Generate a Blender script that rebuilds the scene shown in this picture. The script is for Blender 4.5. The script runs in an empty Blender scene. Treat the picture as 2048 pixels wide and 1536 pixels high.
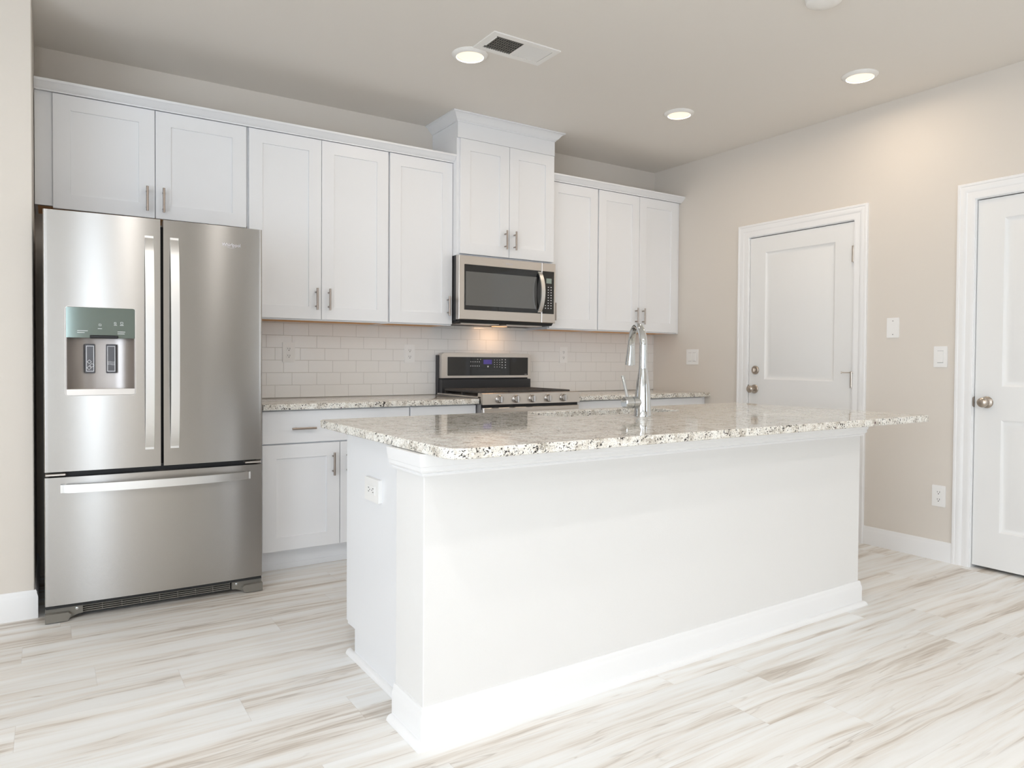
import bpy, bmesh, math, random
from mathutils import Vector, Matrix
random.seed(7)
S = bpy.context.scene
COL = S.collection
PI = math.pi

# ------------------------------------------------------------------ camera
H = 2.7764
cam = bpy.data.objects.new('camera', bpy.data.cameras.new('camera'))
COL.objects.link(cam)
rt = Vector((0.83694, -0.54725, 0.006736)); up = Vector((0.004672, 0.019451, 0.9998)); fw = Vector((0.54727, 0.83674, -0.018836))
cam.matrix_world = Matrix(((rt.x, up.x, -fw.x, -4.3583), (rt.y, up.y, -fw.y, -4.5115), (rt.z, up.z, -fw.z, 1.1548), (0, 0, 0, 1)))
cam.data.sensor_width = 36
cam.data.lens = 1423.54 / 2048 * 36
cam.data.shift_x = (1024 - 1033.18) / 2048
cam.data.shift_y = (748.07 - 768) / 2048
cam.data.clip_start = 0.05
S.camera = cam

# ------------------------------------------------------------------ sky, daylight, exposure
S.view_settings.view_transform = 'Standard'
S.view_settings.look = 'None'
S.view_settings.gamma = 1.0
S.view_settings.use_curve_mapping = False
S.view_settings.exposure = -0.96
S.cycles.use_denoising = True
S.cycles.max_bounces = 10
S.cycles.diffuse_bounces = 6
S.cycles.glossy_bounces = 5
S.cycles.sample_clamp_indirect = 6
S.cycles.caustics_reflective = False
w = bpy.data.worlds.new('daylight'); S.world = w; w.use_nodes = True
bg = w.node_tree.nodes['Background']; bg.inputs[0].default_value = (0.86, 0.93, 1.0, 1); bg.inputs[1].default_value = 3.0


def area(name, loc, direction, sx, sy, power, color):
    l = bpy.data.lights.new(name, 'AREA'); l.shape = 'RECTANGLE'; l.size = sx; l.size_y = sy
    l.energy = power; l.color = color
    o = bpy.data.objects.new(name, l); COL.objects.link(o); o.location = loc
    o.rotation_euler = Vector(direction).to_track_quat('-Z', 'Y').to_euler()
    return o


YR = -8.6     # rear wall
XW = -7.6     # far left wall
# unseen windows added to light the kitchen, on the rear wall: (x0, x1, z0, z1); on the far-left wall: (y0, y1, z0, z1)
REAR_WINS = [(-4.88, -4.58, 0.25, 2.40), (-1.15, -0.15, 0.12, 2.30), (-7.2, -5.6, 0.3, 2.45)]  # first is a narrow slit added for the bright streak on the refrigerator
DARK_BAY = (-3.05, -1.45, 0.0, 2.45)       # unseen unlit bay added behind the rear wall to darken the steel's reflection
SIDE_WINS = [(-7.4, -5.2, 0.25, 2.5), (-5.25, -3.45, 0.25, 2.5)]
DAY = (0.82, 0.94, 1.08)
for i, (a, b, c, d) in enumerate(REAR_WINS):
    area('added_daylight_rear', ((a + b) / 2, YR + 0.02, (c + d) / 2), (0, 1, 0.0 if i == 0 else 0.3), b - a, d - c, (75, 8.5, 8.5)[i] * (b - a) * (d - c), DAY)  # added area lamps in the openings, the slit's boosted for the steel streak
for i, (a, b, c, d) in enumerate(SIDE_WINS):
    area('added_daylight_side', (XW + 0.02, (a + b) / 2, (c + d) / 2), (1, 0, 0.35), b - a, d - c, 27 * (b - a) * (d - c), DAY)  # added area lamps, tilted up to brighten the ceiling

# ------------------------------------------------------------------ mesh helpers


def box(bm, x0, x1, y0, y1, z0, z1, bev=0.0, seg=1):
    if x0 > x1: x0, x1 = x1, x0
    if y0 > y1: y0, y1 = y1, y0
    if z0 > z1: z0, z1 = z1, z0
    v = [bm.verts.new(p) for p in ((x0, y0, z0), (x1, y0, z0), (x1, y1, z0), (x0, y1, z0), (x0, y0, z1), (x1, y0, z1), (x1, y1, z1), (x0, y1, z1))]
    fs = [bm.faces.new([v[i] for i in f]) for f in ((3, 2, 1, 0), (4, 5, 6, 7), (0, 1, 5, 4), (1, 2, 6, 5), (2, 3, 7, 6), (3, 0, 4, 7))]
    if bev > 0:
        es = list({e for f in fs for e in f.edges})
        bmesh.ops.bevel(bm, geom=es, offset=bev, segments=seg, profile=0.5, affect='EDGES', clamp_overlap=True)
    return fs


def prism(bm, pts, axis, a0, a1):
    """polygon pts in the two other axes (in x,y,z order), extruded along axis"""
    def mk(p, a):
        q = list(p); q.insert(axis, a); return bm.verts.new(q)
    lo = [mk(p, a0) for p in pts]; hi = [mk(p, a1) for p in pts]
    n = len(pts)
    for i in range(n):
        j = (i + 1) % n
        bm.faces.new((lo[i], lo[j], hi[j], hi[i]))
    bm.faces.new(lo[::-1]); bm.faces.new(hi)


def frame_of(d):
    d = Vector(d).normalized()
    a = Vector((0, 0, 1)) if abs(d.z) < 0.9 else Vector((1, 0, 0))
    u = d.cross(a).normalized(); return u, d.cross(u).normalized(), d


def lathe(bm, org, axis, prof, n=32, close0=True, close1=True):
    u, v, d = frame_of(axis); org = Vector(org); rings = []
    for r, h in prof:
        rings.append([bm.verts.new(org + d * h + (u * math.cos(2 * PI * k / n) + v * math.sin(2 * PI * k / n)) * max(r, 1e-5)) for k in range(n)])
    for a, b in zip(rings, rings[1:]):
        for k in range(n):
            bm.faces.new((a[k], a[(k + 1) % n], b[(k + 1) % n], b[k]))
    if close0: bm.faces.new(rings[0][::-1])
    if close1: bm.faces.new(rings[-1])


def cyl(bm, p0, p1, r0, r1=None, n=20):
    r1 = r0 if r1 is None else r1
    d = Vector(p1) - Vector(p0)
    lathe(bm, p0, d, [(r0, 0), (r1, d.length)], n)


def tube(bm, pts, radii, n=20):
    pts = [Vector(p) for p in pts]; rings = []
    T = [(pts[min(i + 1, len(pts) - 1)] - pts[max(i - 1, 0)]).normalized() for i in range(len(pts))]
    u, v, _ = frame_of(T[0])
    for i, p in enumerate(pts):
        u = (u - T[i] * u.dot(T[i])).normalized(); v = T[i].cross(u)
        r = radii[i] if hasattr(radii, '__len__') else radii
        rings.append([bm.verts.new(p + (u * math.cos(2 * PI * k / n) + v * math.sin(2 * PI * k / n)) * r) for k in range(n)])
    for a, b in zip(rings, rings[1:]):
        for k in range(n):
            bm.faces.new((a[k], a[(k + 1) % n], b[(k + 1) % n], b[k]))
    bm.faces.new(rings[0][::-1]); bm.faces.new(rings[-1])


def mold(bm, path, prof, nrm, flip=False, cap=True):
    """sweep profile (a outward in plane, b along nrm) along a planar path with mitred corners"""
    P = [Vector(p) for p in path]; n = Vector(nrm); rings = []
    D = [(b - a).normalized() for a, b in zip(P, P[1:])]
    O = [d.cross(n) * (-1 if flip else 1) for d in D]
    for i, p in enumerate(P):
        if i == 0: m = O[0]
        elif i == len(P) - 1: m = O[-1]
        else: m = (O[i - 1] + O[i]) / (1 + O[i - 1].dot(O[i]))
        rings.append([bm.verts.new(p + m * a + n * b) for a, b in prof])
    k = len(prof)
    for a, b in zip(rings, rings[1:]):
        for i in range(k):
            j = (i + 1) % k
            bm.faces.new((a[i], a[j], b[j], b[i]))
    if cap:
        bm.faces.new(rings[0][::-1]); bm.faces.new(rings[-1])


def panel_slab(bm, rect, thick, holes, steps, f, ch=0.001):
    """slab seen from the front: rect u0,u1,v0,v1; holes (u0,u1,v0,v1) in one column; steps (inset, depth); f(u,v,d)->xyz"""
    u0, u1, v0, v1 = rect
    a0, a1, b0, b1 = u0 + ch, u1 - ch, v0 + ch, v1 - ch
    us = [a0] + ([holes[0][0], holes[0][1]] if holes else []) + [a1]
    vs = [b0]
    for h in holes: vs += [h[2], h[3]]
    vs += [b1]
    G = {}
    def g(u, v, d):
        k = (round(u, 6), round(v, 6), round(d, 6))
        if k not in G: G[k] = bm.verts.new(f(u, v, d))
        return G[k]
    for i in range(len(us) - 1):
        for j in range(len(vs) - 1):
            if holes and i == 1 and j % 2 == 1: continue
            bm.faces.new((g(us[i], vs[j], 0), g(us[i + 1], vs[j], 0), g(us[i + 1], vs[j + 1], 0), g(us[i], vs[j + 1], 0)))
    O = [(u0, v0), (u1, v0), (u1, v1), (u0, v1)]; I = [(a0, b0), (a1, b0), (a1, b1), (a0, b1)]
    for i in range(4):
        j = (i + 1) % 4
        bm.faces.new((g(*O[i], ch), g(*O[j], ch), g(*I[j], 0), g(*I[i], 0)))
        bm.faces.new((g(*O[i], thick), g(*O[j], thick), g(*O[j], ch), g(*O[i], ch)))
    bm.faces.new([g(*p, thick) for p in O][::-1])
    for h in holes:
        prev = None
        for ins, dep in [(0, 0)] + steps:
            L = [(h[0] + ins, h[2] + ins), (h[1] - ins, h[2] + ins), (h[1] - ins, h[3] - ins), (h[0] + ins, h[3] - ins)]
            cur = [g(*p, dep) for p in L]
            if prev:
                for i in range(4):
                    j = (i + 1) % 4
                    bm.faces.new((prev[i], prev[j], cur[j], cur[i]))
            prev = cur
        bm.faces.new(prev)


def rrect(x0, x1, z0, z1, r, n=6, corners=(1, 1, 1, 1)):
    """rounded rectangle polygon; corners flags for (x1z0? ) order: ll, lr, ur, ul"""
    C = [((x0, z0), PI, 1, 1), ((x1, z0), 1.5 * PI, -1, 1), ((x1, z1), 0, -1, -1), ((x0, z1), 0.5 * PI, 1, -1)]
    out = []
    for (cx, cz), a, sx, sz in [(c[0], c[1], c[2], c[3]) for c in C]:
        i = len([0 for q in C[:C.index(((cx, cz), a, sx, sz))]])
        rr = r if corners[i] else 1e-4
        for k in range(n + 1 if corners[i] else 1):
            t = a + 0.5 * PI * k / n
            out.append((cx + sx * rr + rr * math.cos(t), cz + sz * rr + rr * math.sin(t)))
    return out


# ------------------------------------------------------------------ object helpers
class Th:
    def __init__(s, name, label, cat, loc, group=None, rot=0.0, pivot=None, kind=None):
        s.loc = Vector(loc)
        s.root = bpy.data.objects.new(name, None); COL.objects.link(s.root)
        s.root.empty_display_size = 0.05
        wl = Vector(loc)
        if pivot is not None:
            pv = Vector(pivot); d = wl - pv; c, q = math.cos(rot), math.sin(rot)
            wl = pv + Vector((c * d.x - q * d.y, q * d.x + c * d.y, d.z))
        s.root.location = wl; s.root.rotation_euler = (0, 0, rot)
        if label: s.root['label'] = label
        if cat: s.root['category'] = cat
        if group: s.root['group'] = group
        if kind: s.root['kind'] = kind

    def part(s, name, bm, mat, under=None, label=None, smooth=30):
        me = finish(name, bm, mat, -s.loc, smooth)
        o = bpy.data.objects.new(name, me); COL.objects.link(o)
        o.parent = under or s.root
        if label: o['label'] = label
        return o


def finish(name, bm, mat, off=None, smooth=30):
    if off is not None: bmesh.ops.translate(bm, verts=bm.verts, vec=off)
    bmesh.ops.recalc_face_normals(bm, faces=bm.faces)
    if smooth:
        lim = math.radians(smooth)
        for fc in bm.faces: fc.smooth = True
        for e in bm.edges:
            e.smooth = len(e.link_faces) == 2 and e.calc_face_angle(10) < lim
    me = bpy.data.meshes.new(name); bm.to_mesh(me); bm.free()
    for m in (mat if isinstance(mat, (list, tuple)) else [mat]): me.materials.append(m)
    return me


def one(name, bm, mat, label=None, cat=None, kind=None, group=None, rot=0, pivot=None, smooth=30):
    """a thing that is one mesh, origin at the middle of its base"""
    xs = [v.co for v in bm.verts]
    c = Vector(((min(v.x for v in xs) + max(v.x for v in xs)) / 2, (min(v.y for v in xs) + max(v.y for v in xs)) / 2, min(v.z for v in xs)))
    me = finish(name, bm, mat, -c, smooth)
    o = bpy.data.objects.new(name, me); COL.objects.link(o)
    wl = c
    if pivot is not None:
        pv = Vector(pivot); d = wl - pv; cc, q = math.cos(rot), math.sin(rot)
        wl = pv + Vector((cc * d.x - q * d.y, q * d.x + cc * d.y, d.z))
    o.location = wl; o.rotation_euler = (0, 0, rot)
    if label: o['label'] = label
    if cat: o['category'] = cat
    if kind: o['kind'] = kind
    if group: o['group'] = group
    return o


def child(parent, name, bm, mat, smooth=30, label=None):
    """part of a thing made by one(): given in world coordinates, unrotated things only"""
    me = finish(name, bm, mat, -parent.location, smooth)
    o = bpy.data.objects.new(name, me); COL.objects.link(o); o.parent = parent
    if label: o['label'] = label
    return o


def dup(root, loc, label, rotz=None):
    r = root.copy(); COL.objects.link(r); r.location = loc; r['label'] = label
    if rotz is not None: r.rotation_euler = (0, 0, rotz)
    for ch in list(root.children):
        c = ch.copy(); COL.objects.link(c); c.parent = r
        for g in list(ch.children):
            d = g.copy(); COL.objects.link(d); d.parent = c
    return r


def text_mesh(txt, size, extr=0.0003, width=None):
    cu = bpy.data.curves.new('lettering', 'FONT'); cu.body = txt; cu.size = size; cu.extrude = extr; cu.align_x = 'LEFT'; cu.resolution_u = 3
    o = bpy.data.objects.new('lettering', cu); COL.objects.link(o)
    dg = bpy.context.evaluated_depsgraph_get(); dg.update()
    me = bpy.data.meshes.new_from_object(o.evaluated_get(dg))
    bpy.data.objects.remove(o)
    b = bmesh.new(); b.from_mesh(me)
    if width:
        wx = max(v.co.x for v in b.verts) - min(v.co.x for v in b.verts)
        bmesh.ops.scale(b, vec=(width / wx, 1, 1), verts=b.verts)
    return b


def place_text(b, x, y, z):
    """lay text (in xy) upright facing -Y with its lower left at x,z"""
    for v in b.verts:
        v.co = Vector((x + v.co.x, y - v.co.z, z + v.co.y))
    return b


B = bmesh.new


def mark(b, idx, f):
    """run f, giving the faces it adds the material slot idx"""
    old = set(b.faces); f()
    for fc in b.faces:
        if fc not in old: fc.material_index = idx

# ------------------------------------------------------------------ materials


def mat(name, col, rough=0.5, metal=0.0, spec=0.5, coat=0.0, emit=None, emit_s=0.0, bump=None, aniso=0.0, alpha=None, trans=0.0, ior=1.45):
    m = bpy.data.materials.new(name); m.use_nodes = True
    nt = m.node_tree; p = nt.nodes['Principled BSDF']
    p.inputs['Base Color'].default_value = (*col, 1); p.inputs['Roughness'].default_value = rough
    p.inputs['Metallic'].default_value = metal; p.inputs['Specular IOR Level'].default_value = spec
    p.inputs['Coat Weight'].default_value = coat; p.inputs['IOR'].default_value = ior
    p.inputs['Transmission Weight'].default_value = trans
    if emit: p.inputs['Emission Color'].default_value = (*emit, 1); p.inputs['Emission Strength'].default_value = emit_s
    if aniso:
        p.inputs['Anisotropic'].default_value = aniso
        p.inputs['Anisotropic Rotation'].default_value = 0.25
        t = nt.nodes.new('ShaderNodeTangent'); t.direction_type = 'RADIAL'; t.axis = 'Z'
        nt.links.new(t.outputs[0], p.inputs['Tangent'])
    if bump:
        sc, st, dist = bump
        n = nt.nodes.new('ShaderNodeTexNoise'); n.inputs['Scale'].default_value = sc; n.inputs['Detail'].default_value = 4
        tc = nt.nodes.new('ShaderNodeTexCoord'); nt.links.new(tc.outputs['Object'], n.inputs['Vector'])
        bn = nt.nodes.new('ShaderNodeBump'); bn.inputs['Strength'].default_value = st; bn.inputs['Distance'].default_value = dist
        nt.links.new(n.outputs['Fac'], bn.inputs['Height']); nt.links.new(bn.outputs[0], p.inputs['Normal'])
    return m


class NT:
    """tiny node-tree builder"""
    def __init__(s, m): s.t = m.node_tree; s.p = s.t.nodes['Principled BSDF']
    def new(s, typ, **kw):
        n = s.t.nodes.new('ShaderNode' + typ)
        for k, v in kw.items(): setattr(n, k, v)
        return n
    def link(s, a, b): s.t.links.new(a, b)
    def put(s, inp, v):
        if isinstance(v, (int, float)): inp.default_value = v
        elif isinstance(v, (tuple, list)): inp.default_value = v if len(v) != 3 or inp.type == 'VECTOR' else (*v, 1)
        else: s.link(v, inp)
    def math(s, op, a, b=0.0, c=0.0):
        n = s.new('Math', operation=op)
        for i, v in enumerate((a, b, c)): s.put(n.inputs[i], v)
        return n.outputs[0]
    def noise(s, vec, scale, detail=4, rough=0.5, dist=0.0):
        n = s.new('TexNoise'); s.link(vec, n.inputs['Vector']); n.inputs['Scale'].default_value = scale
        n.inputs['Detail'].default_value = detail; n.inputs['Roughness'].default_value = rough; n.inputs['Distortion'].default_value = dist
        return n.outputs['Fac']
    def mapr(s, v, a, b, c=0.0, d=1.0, smooth=False):
        n = s.new('MapRange'); n.interpolation_type = 'SMOOTHSTEP' if smooth else 'LINEAR'
        for i, x in enumerate((v, a, b, c, d)): s.put(n.inputs[i], x)
        return n.outputs[0]
    def mix(s, f, a, b, mode='MIX'):
        n = s.new('Mix', data_type='RGBA', blend_type=mode); s.put(n.inputs['Factor'], f)
        s.put(n.inputs[6], a); s.put(n.inputs[7], b); return n.outputs[2]
    def comb(s, x, y, z):
        n = s.new('CombineXYZ')
        for i, v in enumerate((x, y, z)): s.put(n.inputs[i], v)
        return n.outputs[0]
    def pos(s):
        g = s.new('NewGeometry'); sp = s.new('SeparateXYZ'); s.link(g.outputs['Position'], sp.inputs[0])
        return g.outputs['Position'], sp.outputs[0], sp.outputs[1], sp.outputs[2]
    def bump(s, h, st, dist):
        n = s.new('Bump'); n.inputs['Strength'].default_value = st; n.inputs['Distance'].default_value = dist
        s.link(h, n.inputs['Height']); s.link(n.outputs[0], s.p.inputs['Normal'])


def srgb(r, g, b):
    f = lambda c: (c / 255 / 12.92) if c / 255 <= 0.04045 else ((c / 255 + 0.055) / 1.055) ** 2.4
    return (f(r), f(g), f(b))


M = {}
M['wall'] = mat('wall_paint', srgb(221, 214, 205), 0.75, bump=(260, 0.12, 0.002))
M['island_paint'] = mat('island_paint', srgb(230, 229, 227), 0.7, bump=(260, 0.12, 0.002))
M['ceiling'] = mat('ceiling_paint', srgb(231, 226, 219), 0.85, bump=(220, 0.15, 0.002))
M['trim'] = mat('trim_paint', srgb(240, 240, 240), 0.38)
M['door'] = mat('door_paint', srgb(236, 236, 235), 0.42)
M['cab'] = mat('cabinet_white', srgb(236, 237, 239), 0.38)
M['cabpanel'] = M['cab']
M['plate'] = mat('plate_white', srgb(240, 239, 237), 0.35)
M['slot'] = mat('slot_dark', (0.02, 0.02, 0.02), 0.6)
M['wood'] = mat('raw_wood', srgb(226, 172, 112), 0.6, bump=(60, 0.2, 0.002))
M['steel'] = mat('brushed_steel', (0.44, 0.425, 0.405), 0.27, 1.0, aniso=0.93)
M['steel_flat'] = mat('satin_steel', (0.62, 0.58, 0.54), 0.33, 1.0)
M['handle_steel'] = mat('handle_steel', (0.74, 0.73, 0.71), 0.30, 1.0)
M['nickel'] = mat('satin_nickel', (0.38, 0.325, 0.285), 0.32, 1.0)
M['knob'] = mat('knob_nickel', (0.50, 0.44, 0.38), 0.28, 1.0)
M['chrome'] = mat('chrome', (0.66, 0.68, 0.69), 0.06, 1.0)
M['sink'] = mat('sink_steel', (0.5, 0.48, 0.46), 0.3, 1.0)
M['black'] = mat('black_plastic', (0.012, 0.012, 0.014), 0.4)
M['bglass'] = mat('black_glass', (0.012, 0.013, 0.014), 0.04, coat=0.3)
M['enamel'] = mat('black_enamel', (0.03, 0.03, 0.032), 0.35, bump=(900, 0.3, 0.0006))
M['iron'] = mat('cast_iron', (0.055, 0.05, 0.047), 0.55, bump=(500, 0.4, 0.001))
M['mwglass'] = mat('smoked_window', (0.10, 0.10, 0.095), 0.06, spec=0.9, coat=0.6)
M['fridge_side'] = mat('fridge_side_grey', srgb(150, 148, 148), 0.5)
M['grey_plastic'] = mat('grey_plastic', srgb(122, 118, 110), 0.45)
M['dark_recess'] = mat('dark_recess', (0.03, 0.03, 0.03), 0.7)
M['teal'] = mat('dispenser_glass', (0.15, 0.19, 0.17), 0.08, 0.6, spec=0.8, coat=0.5)
M['cavity'] = mat('dispenser_cavity', (0.36, 0.33, 0.31), 0.35, 1.0)
M['paddle'] = mat('paddle_grey', srgb(96, 96, 100), 0.35)
M['print'] = mat('white_print', srgb(225, 226, 228), 0.5)
M['badge'] = mat('badge_silver', srgb(226, 222, 228), 0.3)
M['knob_steel'] = mat('knob_steel', (0.52, 0.49, 0.46), 0.28, 1.0)
M['display'] = mat('violet_display', (0.03, 0.02, 0.12), 0.2, emit=(0.25, 0.18, 0.8), emit_s=0.35)
M['mwdisplay'] = mat('display_grey', srgb(120, 130, 120), 0.2, emit=(0.5, 0.62, 0.55), emit_s=0.25)
M['lens'] = mat('lamp_lens', (0.9, 0.85, 0.75), 0.4, emit=(1.0, 0.80, 0.56), emit_s=1.6)
M['warm_lens'] = mat('cooktop_lamp_lens', (0.9, 0.6, 0.35), 0.4, emit=(1.0, 0.55, 0.25), emit_s=2.0)
M['gloss_white'] = mat('lamp_trim_white', srgb(240, 238, 234), 0.4)
M['vent_dark'] = mat('duct_dark', (0.03, 0.03, 0.03), 0.8)
M['rubber'] = mat('white_rubber', srgb(205, 203, 198), 0.6)
M['glass'] = mat('window_glass', (1, 1, 1), 0.0, trans=1.0, ior=1.02)


def floor_material():
    m = mat('vinyl_plank', (0.6, 0.56, 0.5), 0.42); n = NT(m)
    P, x, y, z = n.pos()
    W, L = 0.181, 1.22
    ry = n.math('DIVIDE', y, W); row = n.math('FLOOR', ry); fy = n.math('FRACT', ry)
    wn = n.new('TexWhiteNoise', noise_dimensions='1D'); n.link(row, wn.inputs['W'])
    u = n.math('ADD', n.math('DIVIDE', x, L), wn.outputs['Value'])
    col = n.math('FLOOR', u); fx = n.math('FRACT', u)
    w2 = n.new('TexWhiteNoise', noise_dimensions='2D'); n.link(n.comb(col, row, 0), w2.inputs['Vector'])
    sp = n.new('SeparateColor'); n.link(w2.outputs['Color'], sp.inputs[0])
    r1, r2, r3 = sp.outputs[0], sp.outputs[1], sp.outputs[2]
    # warped long grain, own offset per plank
    gx = n.math('ADD', x, n.math('MULTIPLY', r1, 37.0)); gy = n.math('ADD', y, n.math('MULTIPLY', r2, 11.0))
    warp = n.noise(n.comb(n.math('MULTIPLY', gx, 1.3), n.math('MULTIPLY', gy, 3.0), r3), 1.0, 2, 0.5)
    gyw = n.math('ADD', gy, n.math('MULTIPLY', n.math('SUBTRACT', warp, 0.5), 0.07))
    broad = n.noise(n.comb(n.math('MULTIPLY', gx, 0.9), n.math('MULTIPLY', gyw, 15.0), r3), 1.0, 3, 0.55, 0.3)
    mid = n.noise(n.comb(n.math('MULTIPLY', gx, 2.2), n.math('MULTIPLY', gyw, 42.0), r1), 1.0, 4, 0.6, 0.2)
    fine = n.noise(n.comb(n.math('MULTIPLY', gx, 9.0), n.math('MULTIPLY', gyw, 260.0), r1), 1.0, 3, 0.6)
    g = n.math('ADD', n.math('MULTIPLY', broad, 0.62), n.math('ADD', n.math('MULTIPLY', mid, 0.30), n.math('MULTIPLY', fine, 0.08)))
    cr = n.new('ValToRGB'); n.link(g, cr.inputs[0])
    e = cr.color_ramp.elements
    e[0].position = 0.30; e[0].color = (*srgb(174, 162, 149), 1)
    e[1].position = 0.72; e[1].color = (*srgb(242, 243, 243), 1)
    for p_, c_ in ((0.39, srgb(204, 195, 184)), (0.46, srgb(229, 225, 219)), (0.55, srgb(236, 236, 234))):
        q = e.new(p_); q.color = (*c_, 1)
    # sparse dark veins
    vein = n.noise(n.comb(n.math('MULTIPLY', gx, 1.4), n.math('MULTIPLY', gyw, 24.0), n.math('ADD', r2, 5.0)), 1.0, 2, 0.5, 0.4)
    vd = n.math('ABSOLUTE', n.math('SUBTRACT', vein, 0.5))
    vm = n.math('MULTIPLY', n.mapr(vd, 0.0, 0.022, 1.0, 0.0, True), n.mapr(broad, 0.42, 0.56, 0.42, 0.0))
    c = n.mix(vm, cr.outputs[0], srgb(160, 149, 138))
    c = n.mix(1.0, c, n.mapr(r3, 0, 1, 0.95, 1.02), 'MULTIPLY')
    jy = n.math('MINIMUM', fy, n.math('SUBTRACT', 1.0, fy)); jx = n.math('MINIMUM', fx, n.math('SUBTRACT', 1.0, fx))
    j = n.math('MINIMUM', n.math('MULTIPLY', jy, W), n.math('MULTIPLY', jx, L))
    jm = n.mapr(j, 0.0003, 0.0012, 0.22, 0.0)
    c = n.mix(jm, c, srgb(150, 138, 126))
    n.link(c, n.p.inputs['Base Color'])
    n.bump(n.mapr(j, 0.0, 0.002, 0.0, 1.0), 0.25, 0.001)
    return m


def tile_material():
    m = mat('subway_tile', (0.75, 0.74, 0.72), 0.16); n = NT(m)
    P, x, y, z = n.pos()
    L, h, z0, x0 = 0.1568, 0.0778, 0.9145, -3.0425
    rz = n.math('DIVIDE', n.math('SUBTRACT', z, z0), h); row = n.math('FLOOR', rz); fz = n.math('FRACT', rz)
    u = n.math('ADD', n.math('DIVIDE', n.math('SUBTRACT', x, x0), L), n.math('MULTIPLY', row, 1 / 3.0))
    fx = n.math('FRACT', u)
    a = n.math('MULTIPLY', n.math('MINIMUM', fz, n.math('SUBTRACT', 1.0, fz)), h)
    b = n.math('MULTIPLY', n.math('MINIMUM', fx, n.math('SUBTRACT', 1.0, fx)), L)
    j = n.math('MINIMUM', a, b)
    gm = n.mapr(j, 0.0008, 0.0014, 1.0, 0.0)
    c = n.mix(gm, srgb(238, 236, 233), srgb(203, 200, 196))
    n.link(c, n.p.inputs['Base Color'])
    n.link(n.mapr(gm, 0, 1, 0.16, 0.8), n.p.inputs['Roughness'])
    n.bump(n.mapr(j, 0.0006, 0.003, 0.0, 1.0, True), 0.5, 0.0012)
    return m


def granite_material():
    m = mat('speckled_granite', (0.7, 0.68, 0.62), 0.045, spec=0.6); n = NT(m)
    P, x, y, z = n.pos()
    cloud = n.noise(P, 26, 4, 0.6, 0.4)
    base = n.new('ValToRGB'); n.link(cloud, base.inputs[0])
    e = base.color_ramp.elements
    e[0].position = 0.34; e[0].color = (*srgb(186, 178, 165), 1)
    e[1].position = 0.60; e[1].color = (*srgb(240, 238, 231), 1)
    q = e.new(0.45); q.color = (*srgb(224, 219, 209), 1)
    grain = n.noise(P, 190, 3, 0.6)
    c = n.mix(n.mapr(grain, 0.56, 0.66, 0.0, 0.75), base.outputs[0], srgb(150, 140, 126))
    c = n.mix(n.mapr(n.noise(P, 120, 2, 0.5), 0.60, 0.66, 0.0, 0.8), c, srgb(248, 247, 242))
    patch = n.noise(P, 16, 2, 0.5)
    dk = n.noise(P, 135, 3, 0.6, 0.6)
    thr = n.math('SUBTRACT', dk, n.math('MULTIPLY', n.math('SUBTRACT', 0.55, patch), 0.22))
    c = n.mix(n.mapr(thr, 0.575, 0.60, 0.0, 1.0), c, srgb(50, 45, 43))
    v = n.new('TexVoronoi'); v.inputs['Scale'].default_value = 34; n.link(P, v.inputs['Vector'])
    sp = n.new('SeparateColor'); n.link(v.outputs['Color'], sp.inputs[0])
    spot = n.math('MULTIPLY', n.mapr(v.outputs['Distance'], 0.14, 0.22, 1.0, 0.0), n.math('GREATER_THAN', sp.outputs[0], 0.90))
    c = n.mix(spot, c, n.mix(n.math('GREATER_THAN', sp.outputs[1], 0.6), srgb(38, 36, 38), srgb(84, 48, 56)))
    n.link(c, n.p.inputs['Base Color'])
    return m


M['floor'] = floor_material()
M['tile'] = tile_material()
M['granite'] = granite_material()

# ------------------------------------------------------------------ room shell
XL = -4.4245; YS = -0.7161


def struct(name, bm, m, smooth=30):
    return one(name, bm, m, kind='structure', smooth=smooth)


b = B(); box(b, XW - 0.2, 0.22, YR - 0.2, 0.15, -0.12, 0.0); struct('floor', b, M['floor'])
b = B(); box(b, XW - 0.2, 0.22, YR - 0.2, 0.15, H, H + 0.12); struct('ceiling', b, M['ceiling'])
b = B(); box(b, XL, 0.0, 0.0, 0.15, 0, H); struct('wall_back', b, M['wall'])
b = B(); box(b, XW, XL, YS, 0.15, 0, H, 0.003); struct('wall_left', b, M['wall'])

# right wall with two door recesses
D1 = (-1.8306, -1.0130, 2.0738)      # y0, y1, top
D2 = (-3.3800, -2.5652, 2.0738)
b = B()
box(b, 0.09, 0.22, YR, 0.15, 0, H)
g = 0.012
for y0, y1 in ((D1[1] + g, 0.15), (D2[1] + g, D1[0] - g), (YR, D2[0] - g)): box(b, 0, 0.09, y0, y1, 0, H)
for D in (D1, D2): box(b, 0, 0.09, D[0] - g, D[1] + g, D[2] + g, H)
struct('wall_right', b, M['wall'])


def wall_with_windows(name, axis, pos, lo, hi, wins):
    b = B()
    def bx(a0, a1, z0, z1):
        if axis == 1: box(b, a0, a1, pos - 0.2, pos, z0, z1)
        else: box(b, pos - 0.2, pos, a0, a1, z0, z1)
    cur = lo
    for a, c, z0, z1 in sorted(wins):
        bx(cur, a, 0, H); bx(a, c, 0, z0); bx(a, c, z1, H); cur = c
    bx(cur, hi, 0, H)
    return struct(name, b, M['wall'])


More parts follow.
